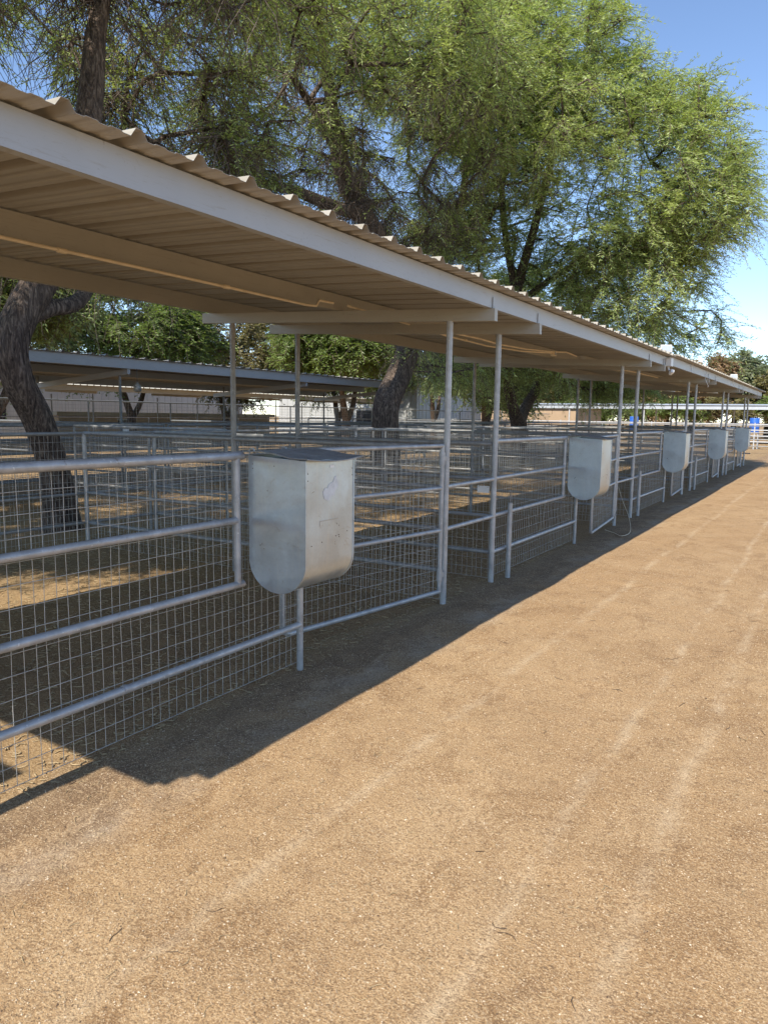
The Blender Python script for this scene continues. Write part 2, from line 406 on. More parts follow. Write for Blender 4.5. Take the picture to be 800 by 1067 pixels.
# conduit under the middle purlin
def conduit(pts,label,boxes=()):
    t=thing('conduit',(-3.9,0,0),label,'conduit','electrical conduits under the roof')
    P=[(x+3.9,y,z) for x,y,z in pts]
    MB().tube(P,.0115,8).build('pipe',M['conduit'],t)
    for (x,y,z) in boxes: MB().tube([(x+3.9,y-.03,z),(x+3.9,y+.03,z)],.0165,10).build('coupling',M['conduit'],t)
    return t
conduit([(-4.03,-.2,2.648),(-4.03,1.5,2.648),(-4.03,3.4,2.650),(-4.03,5.30,2.648),(-3.985,5.38,2.648),(-3.985,5.42,2.70),(-3.96,5.6,2.70)],'cream-lit conduit along the middle purlin of the near shelter, ending at the first beam',[(-4.03,1.9,2.648),(-4.03,2.9,2.648),(-4.03,4.3,2.650)])
conduit([(-3.9,5.75,2.69),(-3.98,7.3,2.66),(-4.02,8.0,2.648),(-4.02,9.2,2.632),(-3.85,10.0,2.625),(-3.62,10.6,2.64)],'cream-lit conduit sagging below the roof sheet behind the second front post',[(-4.01,8.5,2.642)])
conduit([(-4.00,7.9,2.690),(-3.85,8.6,2.66),(-3.84,9.2,2.645),(-3.78,10.0,2.65),(-3.6,10.6,2.655),(-3.5,10.9,2.67),(-3.56,11.6,2.665)],'upper of the two sagging cream-lit conduits, running into the junction box',[(-3.6,10.62,2.655)])
conduit([(-3.9,13.3,2.70),(-3.7,14.2,2.66),(-3.6,16.0,2.655),(-3.62,18.0,2.66),(-3.6,20.0,2.67)],'cream-lit conduit under the far half of the shelter')
t=thing('junction_box',(-3.61,10.66,2.60),'small junction box hanging under the roof where two conduits meet','junction box')
MB().box(-.03,-.05,0,.03,.05,.07).build('box',M['conduit'],t); MB().box(.031,-.04,.01,.034,.04,.06).build('cover',M['purlin'],t)

# ------------------------------------------------------------------ pens: pipe-and-mesh panels
def mesh_grid(mb, L, z0, z1, off, sx=.0585, sz=.1, r=.0019, jit=.006, seed=0, x0=0):
    """welded wire in the plane local x=off, running along local +y from x0 to L"""
    q=random.Random(seed); n=int((L-x0)/sx); nz=int(round((z1-z0)/sz))
    zz=[z0+(z1-z0)*i/4 for i in range(5)]
    for i in range(n+1):
        y=x0+(L-x0)*i/n; w=q.uniform(-1,1)*jit
        mb.wire([(off+q.uniform(-1,1)*jit*.6, y+w+q.uniform(-1,1)*jit*.5, z) for z in zz], r)
    m=max(3,int(L/.8))
    for j in range(nz+1):
        z=z0+(z1-z0)*j/nz
        mb.wire([(off+.004, x0+(L-x0)*i/m, z+q.uniform(-1,1)*jit*.9) for i in range(m+1)], r)
    return mb
RZ=[1.46,1.08,.695,.315]
def rail_part(t,p0,p1,r,mat='pipe',name='rail'):
    return MB().tube([p0,p1],r,12).build(name,M[mat],t)
def front_panel(label,y):
    t=thing('fence_panel',(-2.95,y,0),label,'fence','front fence panels of the near pens')
    L=2.88
    rail_part(t,(0,0,RZ[0]),(0,2.33,RZ[0]-.004),.0245)
    rail_part(t,(0,0,RZ[1]),(0,2.28,RZ[1]),.0205); rail_part(t,(0,0,RZ[2]),(0,2.33,RZ[2]),.0215); rail_part(t,(0,0,RZ[3]),(0,L,RZ[3]-.005),.0215)
    MB().tube([(0,2.285,RZ[2]),(0,2.285,RZ[0])],.0205,12).build('upright',M['pipe'],t)
    MB().tube([(0,L,-.15),(0,L,1.38)],.0215,12).build('post',M['pipe'],t)
    mesh_grid(MB(),L,.045,1.45,-.030,seed=1).build('wire_mesh',M['wire'],t)
    for yy in (.6,1.45): # weld collars
        MB().tube([(0,yy-.012,RZ[3]),(0,yy+.012,RZ[3])],.0235,12).build('weld_collar',M['pipe'],t)
    return t
B=[a+1.1 for a in AY]
ordw=['first','second','third','fourth','fifth','sixth','seventh','eighth','ninth','tenth','eleventh','twelfth']
bin_names=['the big nearest feed bin','the second feed bin','the third feed bin','the fourth feed bin','the last feed bin']
proto=front_panel('pipe and mesh fence panel at the left edge, ending at the big nearest feed bin',B[0])
for k in range(1,5):
    dup(proto,(-2.95,B[k],0),'pipe and wire mesh fence panel that carries '+bin_names[k])

def gate(label,yh,ang,seed):
    """hinged at (−2.95,yh); runs towards −y"""
    t=thing('gate',(-2.95,yh,0),label,'gate','pipe and mesh gates beside the feed bins',ang)
    L=-1.87; z0,z1=.13,1.445; r=.0195; c=.06
    pts=[(0,0,z0)]
    fr=MB()
    fr.tube([(0,0,z0+.0),(0,0,z1)],r,12).tube([(0,0,z1),(0,L+c,z1),(0,L+.02,z1-.02),(0,L,z1-c),(0,L,z0+c),(0,L+.02,z0+.02),(0,L+c,z0),(0,0,z0)],r,12)
    fr.build('frame',M['pipe'],t)
    for z in (1.07,.69): rail_part(t,(0,L,z),(0,0,z),.0185)
    mb=MB(); mesh_grid(mb,1.85,z0,z1-.01,-.024,seed=seed)
    mb.v=[(x,-y,z) for x,y,z in mb.v]; mb.build('wire_mesh',M['wire'],t)
    for z in (1.33,.28):
        h=MB().tube([(0,0,z-.055),(0,0,z+.055)],.0265,12); h.box(-.005,.012,z-.02,.005,.085,z+.02)
        h.build('hinge',M['pipe'],t)
    return t
g0=gate('mesh gate to the right of the big feed bin, standing slightly open into the pen',AY[1]-.085,.165*-1,3)
for k,(ang) in enumerate([.09,.06,.05,.04]):
    dup(g0,(-2.95,AY[k+2]-.085,0),'mesh gate between '+bin_names[k+1]+' and the paired roof posts after it',rz=ang)

for k in range(1,6):      # two bare rails closing the narrow gap between the paired posts
    t=thing('rail_section',(-2.95,AY[k],0),'two bare pipe rails across the narrow gap at the '+ordw[k-1]+' pair of roof posts','fence','bare rails between paired posts')
    for z in (1.075,.69): rail_part(t,(0,.02,z),(0,1.08,z),.0205)
for k in range(1,6):
    if k==5: continue
    t=thing('latch_post',(-2.95+.055,B[k]+.33,0),'short pipe latch post with bent rod, next to the '+ordw[k-1]+' pair of roof posts','post','short latch posts')
    MB().tube([(0,0,-.1),(0,0,.80)],.0265,12).build('sleeve',M['pipe'],t)
    MB().tube([(0,.0,.55),(0,0,.90),(.005,-.015,.925),(.01,-.05,.935),(.012,-.085,.93)],.007,8).build('latch_rod',M['pipe_dull'],t)

def divider(label,y):     # from the front post back to the rear fence
    t=thing('divider_fence',(-2.95,y,0),label,'fence','divider fences between the near pens')
    for z,r in ((1.43,.0235),(1.07,.02),(.69,.02),(.31,.02)): rail_part(t,(-5.0,0,z),(-.03,0,z),r,'pipe_dull')
    mb=MB(); mesh_grid(mb,4.95,.03,1.42,.028,seed=5); mb.v=[(-yy,xx,z) for xx,yy,z in mb.v]
    mb.build('wire_mesh',M['wire'],t)
    MB().tube([(-5.0,0,-.1),(-5.0,0,1.43)],.024,12).build('post',M['pipe'],t)
    return t
d0=divider('mesh divider fence running back from the first pair of roof posts, nearer one',AY[1])
dup(d0,(-2.95,B[1],0),'mesh divider fence running back from the first pair of roof posts, farther one')
for k in range(2,6):
    for yy,w in ((AY[k],'nearer'),(B[k],'farther')):
        dup(d0,(-2.95,yy,0),'mesh divider fence running back from the %s pair of roof posts, %s one'%(ordw[k-1],w))
def rear(label,y,L=6.1):
    t=thing('rear_fence',(-7.98,y,0),label,'fence','rear fence panels of the near pens')
    for z,r in ((1.425,.022),(1.05,.018),(.68,.018),(.31,.018)): rail_part(t,(0,0,z),(0,L,z),r,'pipe_dull')
    mesh_grid(MB(),L,.04,1.42,-.028,seed=8).build('wire_mesh',M['wire'],t)
    for yy in (L/2,L): MB().tube([(0,yy-.03,-.1),(0,yy-.03,1.42)],.02,10).build('post',M['pipe_dull'],t)
    return t
r0=rear('rear mesh fence panel in front of the leaning tree trunk',B[0]-.03)
for k in range(1,5): dup(r0,(-7.98,B[k]-.03,0),'rear mesh fence panel, %s one beyond the leaning trunk'%ordw[k-1])
rb=rear('rear mesh fence panel nearest the camera',B[0]-6.13)

# ------------------------------------------------------------------ feed bins
def feed_bin(label,y,first=False):
    X0=.04; t=thing('feed_bin',(-2.95+X0,y,0),label,'feed bin','galvanised feed bins hanging on the pens')
    D=.41; W=.49; zt=1.442; zc=.855; r=D/2
    prof=[(D,zt)]+[(D,zt-.2),(D,zt-.4)]+[(r+r*math.cos(a),zc-.188*math.sin(a)) for a in np.linspace(0,math.pi,25)]+[(0,zt-.3),(0,zt+.018)]
    mb=MB(); n=len(prof)
    vs=[(x,.003,z) for x,z in prof]+[(x,W-.003,z) for x,z in prof]
    ins=[(x+(r-x)*.012,.003,z+(0 if z>zc else .003)) for x,z in prof]; 
    mb.add(vs,[(i,i+1,n+i+1,n+i) for i in range(n-1)],True)
    mb.add([(x+(r-x)*.02,y_,z+.002) for y_ in (.003,W-.003) for x,z in prof],[(i+1,i,n+i,n+i+1) for i in range(n-1)],True)
    body=mb.build('body',M['sheet'],t)
    for yy,s in ((0,-1),(W,1)):
        pv=[(x,yy,z) for x,z in prof]; pv2=[(x+(r-x)*.02,yy-s*.004,z) for x,z in prof]
        sd=MB(); a=tuple(range(n)); b_=tuple(range(n,2*n))
        sd.add(pv+pv2,[a if s<0 else a[::-1], b_[::-1] if s<0 else b_]+[(i,i+1,n+i+1,n+i) for i in range(n-1)])
        # folded seam along the edge
        sd.tube([(x+(x-r)*.01,yy-s*.004,z-(.002 if z<zc else 0)) for x,z in prof],.0042,6)
        so=sd.build('side_panel',M['sheet'],t)
        rv=MB()
        for x,z in ((.03,1.41),(.03,1.385),(.19,1.405),(.14,1.26)):
            rv.tube([(x,yy+s*.0005,z),(x,yy+s*.002,z)],.003,8)
        rv.build('rivets',M['rust'],so)
    # lid: two-fall bent sheet overhanging front and sides
    lid=MB(); q=random.Random(int(y*10)); xs_=[-.02,.10,.21,.33,.447]; ys_=[-.03,.11,.245,.38,.53]
    g_=[[(x,yy,1.486-.034*(max(x,0)/.44)**1.5-.010*math.sin(yy*6.4)*(x/.44)+.006*math.sin(x*14)+q.uniform(-.003,.003)) for yy in ys_] for x in xs_]
    vs=[p for row in g_ for p in row]; m=len(ys_); k=len(vs)
    vs+= [(x,yy,z-.005) for x,yy,z in vs]
    fs=[]
    for i in range(len(xs_)-1):
        for j in range(m-1):
            a=i*m+j; fs+=[(a,a+m,a+m+1,a+1),(k+a,k+a+1,k+a+m+1,k+a+m)]
    edge=[j for j in range(m)]+[i*m+m-1 for i in range(1,len(xs_))]+[(len(xs_)-1)*m+j for j in range(m-2,-1,-1)]+[i*m for i in range(len(xs_)-2,0,-1)]
    for a,b_ in zip(edge,edge[1:]+edge[:1]): fs.append((a,b_,k+b_,k+a))
    lid.add(vs,fs); lo=lid.build('lid',M['lid'],t)
    lip=MB()
    lip.tube([(p[0],p[1],p[2]-.003) for p in g_[-1]],.0045,6,True); lip.build('lip',M['pipe_dull'],lo)
    for yy in (.06,.36):
        h=MB().tube([(-.03+.02*math.cos(a),yy,1.478+.02*math.sin(a)) for a in np.linspace(-.6,4.2,9)],.0045,6)
        h.build('hinge_loop',M['pipe'],t)
    fr=MB()
    for yy,z in ((.06,.955),(.16,.965),(.30,.985),(.33,.988),(.335,.975),(.42,1.0),(.025,1.37),(.025,1.33),(.47,1.38),(.47,1.34)):
        fr.tube([(D-.001,yy,z),(D+.0015,yy,z)],.0034,8)
    fr.build('rivets',M['rust'],body)
    for z in (.9,1.36):
        MB().box(-.075,.19,z-.012,-.003,.22,z+.012).build('bracket',M['pipe_dull'],t)
    return t
fb=feed_bin('large galvanised feed bin nearest the camera, with a white scuffed patch on its front',B[0]+2.345)
def patch(name,pts,mat,x=.4113,th=.0006):
    pts=[(y-.035,z) for y,z in pts]
    mb=MB(); n=len(pts); v=[(x,y,z) for y,z in pts]+[(x+th,y,z) for y,z in pts]
    mb.add(v,[tuple(range(n,2*n)),tuple(range(n))[::-1]]+[(i,(i+1)%n,n+(i+1)%n,n+i) for i in range(n)])
    return mb.build(name,M[mat],fb)
OTHERS=[(k,dup(fb,(fb.location.x,B[k]+2.345,0),['','second galvanised feed bin from the camera, partly hiding a gate','third galvanised feed bin from the camera','fourth galvanised feed bin from the camera, smaller behind the third','last and smallest galvanised feed bin at the far end of the row'][k])) for k in range(1,5)]
sc_pts=[(.20,1.255),(.215,1.215),(.245,1.205),(.262,1.20),(.285,1.228),(.31,1.225),(.332,1.262),(.355,1.28),(.352,1.31),(.335,1.345),(.318,1.338),(.302,1.31),(.262,1.30),(.245,1.275),(.222,1.28)]
patch('scuffed_patch',sc_pts,'scuff')
patch('sticker',[(.27,1.395),(.31,1.395),(.31,1.412),(.297,1.408),(.283,1.408),(.27,1.412)],'sticker')
for a in ((.17,1.085,.36,1.092),(.17,1.06,.176,1.085)):
    patch('sign_outline',[(a[0],a[1]),(a[2],a[1]),(a[2],a[3]),(a[0],a[3])],'faint',.4111,.0004)

# ------------------------------------------------------------------ fittings on the near shelter
def floodlight(label,loc,rz=0):
    t=thing('floodlight',loc,label,'floodlight','floodlights on the roof',rz)
    MB().box(-.015,-.09,.03,.02,.09,.15).build('housing',M['white_plastic'],t)
    MB().box(.0205,-.075,.045,.025,.075,.135).build('lens',M['rooftin'],t)
    MB().box(-.03,-.105,0,-.0,-.092,.10).box(-.03,.092,0,0,.105,.10).box(-.03,-.092,0,0,.092,.006).build('bracket',M['white_plastic'],t)
    return t
fl=floodlight('white framed floodlight standing on the roof edge at the joint of the long shelter',(-2.56,13.30,2.802),-1.1)
dup(fl,(-2.56,22.9,2.837),'small floodlight on the roof edge near the far end of the shelter',-1.1)
t=thing('security_camera',(-2.50,13.38,2.60),'white camera and sensor unit hanging from the front beam below the floodlight','camera')
MB().box(-.045,-.09,.0,.04,.09,.13).build('housing',M['white_plastic'],t)
MB().tube([(-.02,0,0),(-.01,0,-.06),(.03,-.03,-.09)],.018,8).build('arm',M['white_plastic'],t)
MB().tube([(.02,-.02,-.13),(.05,-.05,-.09),(.07,-.08,-.08)],[.03,.045,.03],10).build('sensor_head',M['white_plastic'],t)
def cable(label,pts,mat='white_plastic',r=.006,group='loose cables'):
    t=thing('cable',pts[0],label,'cable',group); a=pts[0]
    mb=MB(); P=[Vector(p)-Vector(a) for p in pts]
    # smooth
    Q=[]
    for i in range(len(P)-1):
        p0=P[max(i-1,0)];p1=P[i];p2=P[i+1];p3=P[min(i+2,len(P)-1)]
        for s in range(6):
            u=s/6; Q.append(.5*((2*p1)+(p2-p0)*u+(2*p0-5*p1+4*p2-p3)*u*u+(3*p1-p0-3*p2+p3)*u**3))
    Q.append(P[-1]); mb.tube(Q,r,6).build('cord',M[mat],t); return t
cable('white wire dangling over the front beam past the floodlight',[(-2.41,15.7,2.83),(-2.50,15.75,2.80),(-2.535,15.8,2.72),(-2.52,15.75,2.66)])
cable('white wire hanging in a loop from the beam above the third feed bin',[(-2.50,17.6,2.78),(-2.53,17.6,2.64),(-2.50,17.55,2.54),(-2.46,17.6,2.44),(-2.49,17.75,2.42),(-2.5,17.9,2.47)])
cable('white wire dangling from the beam near the far floodlight',[(-2.44,22.2,2.86),(-2.50,22.25,2.74),(-2.46,22.3,2.62)])
cable('pale stiff wire loop springing from the post by the second gate down to the dirt',[(-2.91,12.05,.62),(-2.80,11.9,.42),(-2.62,11.6,.20),(-2.50,11.2,.04),(-2.55,10.9,.012),(-2.7,11.1,.012),(-2.9,11.3,.02)],'conduit',.0035)
cable('pale thin wire hanging by the second gate and trailing on the dirt',[(-2.90,12.0,.55),(-2.88,11.9,.3),(-2.86,11.6,.1),(-2.85,11.5,.012),(-2.62,10.9,.012),(-2.38,10.5,.012)],'wood',.003)

# ------------------------------------------------------------------ middle and far shelters, other pens
def back_shelter(label,xf,depth,y0,y1,frames,pm,rm,zf=2.72,slope=.03):
    t=thing('shade_shelter',(xf,0,0),label,'shelter','shade shelters')
    roof_sheet(.12,zf+.1505,-depth-.1,zf+.1505+slope*depth,y0,y1,y0+.2,.33,.04).build('corrugated_roof',rm,t)
    for i in range(3):
        x=-i*(depth-.3)/2; zb=zf-.005+slope*(-x)
        if i==0: zb=zf-.06
        c_purlin(y0,y1,x,zb,.15+(.055 if i==0 else 0),1).build('purlin',pm,t)
    for y in frames:
        sloped_box(-.06,zf-.062,-depth,zf-.062+slope*depth,y-.035,y+.035,.11).build('beam',pm,t)
        for x in (-.35,-depth+.4): MB().tube([(x,y,-.1),(x,y,zf-.17)],.03,10).build('post',M['dark_pipe'],t)
    return t
back_shelter('second shade shelter back, grey front beam, dark underneath, behind the leaning trunk',-12.75,3.6,-8,22.3,[-7.7,-1.5,4.6,10.7,16.85,22.0],M['purlin_far'],M['roof_far'],2.66,-.085)
back_shelter('farthest shade shelter, thin tan beam with sunlit roof ribs beyond the middle shelter',-27.0,3.6,-4,47,[-3.5+6.1*i for i in range(9)],M['purlin_tan'],M['roof'],2.62)
def far_panel(name,label,x,y,L,zs,mat,wm,group,mesh_top,sx=.0585,seed=2,along='y',r=.021,posts=(0,.5),ph=None):
    t=thing(name,(x,y,0),label,'fence',group)
    sw=(lambda p:p) if along=='y' else (lambda p:(p[1],p[0],p[2]))
    for z in zs: MB().tube([sw((0,0,z)),sw((0,L,z))],r,8).build('rail',M[mat],t)
    if mesh_top:
        mb=MB(); mesh_grid(mb,L,.05,mesh_top,-.03,sx=sx,seed=seed,r=.0022)
        mb.v=[sw(p) for p in mb.v]; mb.build('wire_mesh',M[wm],t)
    for q in posts: MB().tube([sw((0,L*q,-.1)),sw((0,L*q,ph or zs[0]))],r*1.1,8).build('post',M[mat],t)
    return t
# middle pens
p=far_panel('pen_panel','mesh pen panel along the middle shelter front, first of its line from the left',-13.0,-1.5,6.1,[1.45,1.1,.75,.4],'dark_pipe','pipe_dull','front pen panels of the middle row',1.44,seed=4)
for i in range(1,9):
    dup(p,(-13.0,-1.5+6.1*i,0),'mesh pen panel along the middle row front, %s of its line from the left'%ordw[i])
p=far_panel('tall_fence_panel','tall dark mesh fence panel behind the middle shelter, first of its line from the left',-18.2,-1.5,6.1,[2.0,1.35,.9,.45],'dark_pipe','dark_pipe','tall mesh fence behind the middle pens',1.98,sx=.1,seed=6,posts=(0,.5))
for i in range(1,9):
    dup(p,(-18.2,-1.5+6.1*i,0),'tall dark mesh fence panel behind the middle pens, %s of its line from the left'%ordw[i])
p=far_panel('divider_fence','mesh divider fence under the middle shelter, nearest one',-18.2,4.6,5.2,[1.45,1.1,.75,.4],'dark_pipe','pipe_dull','divider fences of the middle row',1.44,sx=.07,seed=9,along='x')
for i in range(1,7):
    dup(p,(-18.2,4.6+6.1*i,0),'mesh divider fence crossing the middle pens, %s one going back'%ordw[i])
p=far_panel('pipe_panel','pipe rail panel along the front of the farthest shelter, first from the left',-27.4,2.6,6.1,[1.45,1.2,.95,.7,.45,.2],'pipe_dull','wire','pipe rail panels of the farthest pens',0,seed=6)
for i in range(1,8):
    dup(p,(-27.4,2.6+6.1*i,0),'pipe rail panel along the farthest pens, %s from the left'%ordw[i])
# pens between the near row and the far turnout: pipe rail lines across
p=far_panel('pipe_panel','dark pipe rail fence panel in the open lane between tree trunks, nearest of its line',-12.9,30.0,5.0,[1.42,1.05,.7,.35],'dark_pipe','wire','pipe rail fence crossing the lane behind the pens',0,along='x')
dup(p,(-8.0,34.5,0),'dark pipe rail fence panel beyond the near row, crossing behind the second tree')
p=far_panel('pipe_panel','dark six rail pipe panel standing just behind the leaning tree trunk',-11.9,5.2,5.6,[1.44,1.2,.96,.72,.48,.24],'dark_pipe','pipe_dull','dark six rail panels between the trees',0,posts=(0,.5,1))
for i,w_ in enumerate(('to the right of the leaning trunk','midway between the leaning and the bent trunks','just left of the bent trunk')):
    dup(p,(-11.9,5.2+5.7*(i+1),0),'dark six rail pipe panel, '+w_)
p=far_panel('divider_fence','mesh divider crossing the shaded ground behind the rear fence, nearest of three',-11.8,8.6,3.7,[1.44,1.1,.75,.4],'pipe_dull','pipe_dull','mesh dividers behind the rear fence',1.42,seed=12,along='x',posts=(0,1))
for i,w_ in enumerate(('second of three','farthest of three')):
    dup(p,(-11.8,12.9+6.1*i,0),'mesh divider crossing the shaded ground behind the rear fence, '+w_)
# far white pipe fence at the end of the lane
p=far_panel('pipe_panel','white pipe rail fence panel at the end of the dirt lane, far right',-.2,50.0,6.0,[1.5,1.15,.8,.45],'white_pipe','wire','white pipe fence across the end of the lane',0,along='x',r=.035,posts=(0,.33,.66),ph=1.6)
for i in range(1,8):
    dup(p,(-.2-6.0*i,50.0,0),'white pipe rail fence panel at the far end, %s from the right'%ordw[i])
p=far_panel('pipe_panel','grey pipe rail panel of the pens before the far white fence, rightmost',-8.5,43,6.0,[1.45,1.1,.75,.4],'pipe_dull','wire','grey pipe rail line before the white fence',0,along='x',r=.028,posts=(0,.5))
for i in range(1,5):
    dup(p,(-8.5-6.0*i,43,0),'grey pipe rail panel before the far white fence, %s from the right'%ordw[i])
def plate(label,loc,w,h,rz=0):
    t=thing('sign_plate',loc,label,'sign','small white plates',rz)
    MB().box(0,-w/2,0,.006,w/2,h).build('plate',M['white_plastic'],t)
    q=MB()
    for yy in (-w/2+.015,w/2-.015): q.tube([(-.02,yy,h*.85),(.009,yy,h*.85)],.004,6)
    q.build('fasteners',M['rust'],t)
plate('small white plate hung on the middle row fence, seen above the near top rail',(-12.96,10.7,1.12),.16,.22)
plate('small white tag hanging on the divider fence between the first paired posts',(-3.05,6.995,.93),.13,.07,-1.57)
t=thing('hanging_lamp',(-12.62,10.75,2.12),'small greenish lamp hanging under the front beam of the middle shelter','lamp')
MB().tube([(0,0,.0),(0,0,.02),(0,0,.13),(0,0,.16),(0,0,.2)],[.05,.085,.075,.045,.015],12).build('shade',M['lid'],t)
MB().tube([(0,0,.2),(0,0,.48)],.006,6).build('cord',M['black'],t)
# long pale shelter across the end
t=thing('shade_shelter',(-15,60,0),'long pale shelter with a white front beam across the far end of the lane','shelter','shade shelters')
MB().box(-10,-.06,2.52,28,.0,2.82).build('front_beam',M['rooftin'],t)
m_=MB(); m_.add([(-10,-.15,2.825),(28,-.15,2.825),(28,5,3.0),(-10,5,3.0),(-10,-.15,2.845),(28,-.15,2.845),(28,5,3.02),(-10,5,3.02)],[(0,3,2,1),(4,5,6,7),(0,1,5,4),(2,3,7,6),(0,4,7,3),(1,2,6,5)])
m_.build('roof_sheet',M['rooftin'],t)
for i in range(7):
    for yy in (.08,4.7): MB().tube([(-9.7+i*5.9,yy,-.1),(-9.7+i*5.9,yy,2.5+yy*.02)],.06,8).build('post',M['white_pipe'],t)
# blue drums hung on the far fence
def drum(label,loc):
    t=thing('plastic_drum',loc,label,'drum','blue plastic drums at the far end')
    r=[.0,.27,.285,.285,.295,.285,.285,.295,.285,.285,.27,.0]; z=[0,0,.03,.28,.30,.32,.56,.58,.60,.83,.87,.87]
    n=20; mb=MB(); mb.add([(r[i]*math.cos(6.2832*k/n),r[i]*math.sin(6.2832*k/n),z[i]) for i in range(12) for k in range(n)],[(i*n+k,i*n+(k+1)%n,(i+1)*n+(k+1)%n,(i+1)*n+k) for i in range(11) for k in range(n)],True)
    mb.build('barrel',M['blue'],t); return t
def stand(label,loc):
    t=thing('drum_stand',loc,label,'stand','white stands under the blue drums')
    for sx_ in (-.25,.25):
        for sy in (-.25,.25): MB().tube([(sx_,sy,0),(sx_,sy,.98)],.03,8).build('leg',M['white_pipe'],t)
    MB().box(-.33,-.33,.98,.33,.33,1.02).build('shelf',M['white_pipe'],t); return t
a=stand('white stand holding the right blue drum at the end of the lane',(-4.35,51.2,0)); drum('blue plastic drum on a white stand at the far right end of the lane',(-4.35,51.2,1.02))
dup(a,(-11.6,51.2,0),'white stand holding the left blue drum, seen between roof posts'); drum('blue plastic drum seen between the far roof posts, left of the other drum',(-11.6,51.2,1.02))

# ------------------------------------------------------------------ buildings
def building(label,x0,y0,x1,y1,h,wall,roofm,gable=0,openings=(),ribs=False):
    cx_,cy_=(x0+x1)/2,(y0+y1)/2
    t=thing('building',(cx_,cy_,0),label,'building'); X0,X1,Y0,Y1=x0-cx_,x1-cx_,y0-cy_,y1-cy_
    mb=MB().box(X0,Y0,-.1,X1,Y1,h)
    if ribs:
        n=int((Y1-Y0)/.6)
        for i in range(n): mb.box(X1,Y0+.3+i*.6,.05,X1+.03,Y0+.36+i*.6,h-.02)
        n=int((X1-X0)/.6)
        for i in range(n): mb.box(X0+.3+i*.6,Y0-.03,.05,X0+.36+i*.6,Y0,h-.02)
    mb.build('wall',wall,t)
    e=.3; r=MB(); 
    v=[(X0-e,Y0-e,h+.01),(X1+e,Y0-e,h+.01),(X1+e,Y1+e,h+.01),(X0-e,Y1+e,h+.01),(0,Y0-e,h+gable),(0,Y1+e,h+gable)]
    if gable: r.add(v,[(0,1,2,3),(0,4,1),(2,5,3),(1,4,5,2),(0,3,5,4)])
    else: r.box(X0-e,Y0-e,h+.002,X1+e,Y1+e,h+.22)
    r.build('roof',roofm,t)
    for (side,a,b_,z0,z1) in openings:
        if side=='x': w=MB().box(X1+.002,a-cy_,z0,X1+.05,b_-cy_,z1)
        else: w=MB().box(a-cx_,Y0-.05,z0,b_-cx_,Y0-.002,z1)
        f=w.build('window',M['black'],t)
        if side=='x': MB().box(X1+.002,a-cy_-.08,z1,X1+.08,b_-cy_+.08,z1+.08).build('frame',M['white_pipe'],f)
        else: MB().box(a-cx_-.08,Y0-.08,z1,b_-cx_+.08,Y0-.002,z1+.08).build('frame',M['white_pipe'],f)
    return t
building('long white metal barn wall behind the far pens on the left',-60,14,-46,51,4.0,M['white_wall'],M['rooftin'],1.2,[('x',18,20,0,2.3),('x',27,28.5,1,2.1)],True)
building('white metal barn with a gabled roof behind the middle trunk',-41,50,-27.5,62,3.9,M['white_wall'],M['rooftin'],1.8,[('y',-33,-31.6,1,2.1)],True)
building('low tan shed in front of the white barn on the left',-40,26,-37,44,1.45,M['tan_wall'],M['purlin_tan'],0,[('x',30,31,.7,1.2)])
building('tan stucco building with pale roof behind the forked tree',-34,68,-20.5,76,2.7,M['tan_wall'],M['rooftin'],0,[])

# ------------------------------------------------------------------ trees
def grow(skel, targets, sag=.12, seed=0, step=.8):
    """skel: list of (pos, parent, r); connects each target to the nearest node"""
    r=np.random.RandomState(seed)
    pos=[np.array(p,float) for p,_,_ in skel]; par=[q for _,q,_ in skel]; rad=[x for _,_,x in skel]
    P=np.zeros((len(skel)+len(targets)*14,3)); n=len(pos)
    for i in range(n): P[i]=pos[i]
    allowed=np.zeros(len(P),bool); allowed[:n]=[k is None or k>=0 for k in [0]*n]
    start=[i for i in range(n)]
    for i in range(n):
        if skel[i][2] is not None and pos[i][2]<GROW_MIN: allowed[i]=False
    T=np.array(targets); rootp=np.array(pos[-1])
    order=np.argsort(np.min(np.linalg.norm(T[:,None]-np.array(pos)[None],axis=2),axis=1)+r.rand(len(T))*.6)
    tips=[]
    for ti in order:
        t=T[ti]; d=np.linalg.norm(P[:n]-t,axis=1)+np.where(allowed[:n],0,1e3)
        # prefer attaching to nodes lower than target
        d=d+np.clip(P[:n,2]-t[2],0,9)*.35
        j=int(np.argmin(d)); a=P[j].copy(); L=np.linalg.norm(t-a); k=max(1,min(9,int(L/step)))
        prev=j; side=r.randn(3)*.10*L
        for s in range(1,k+1):
            u=s/k; q=a+(t-a)*u+side*math.sin(u*math.pi)+np.array([0,0,sag*L*math.sin(u*math.pi)])+r.randn(3)*.04*step*2*(u<1)
            P[n]=q; allowed[n]=True; par.append(prev); rad.append(None); prev=n; n+=1
        tips.append(prev)
    return P[:n],par,rad,tips
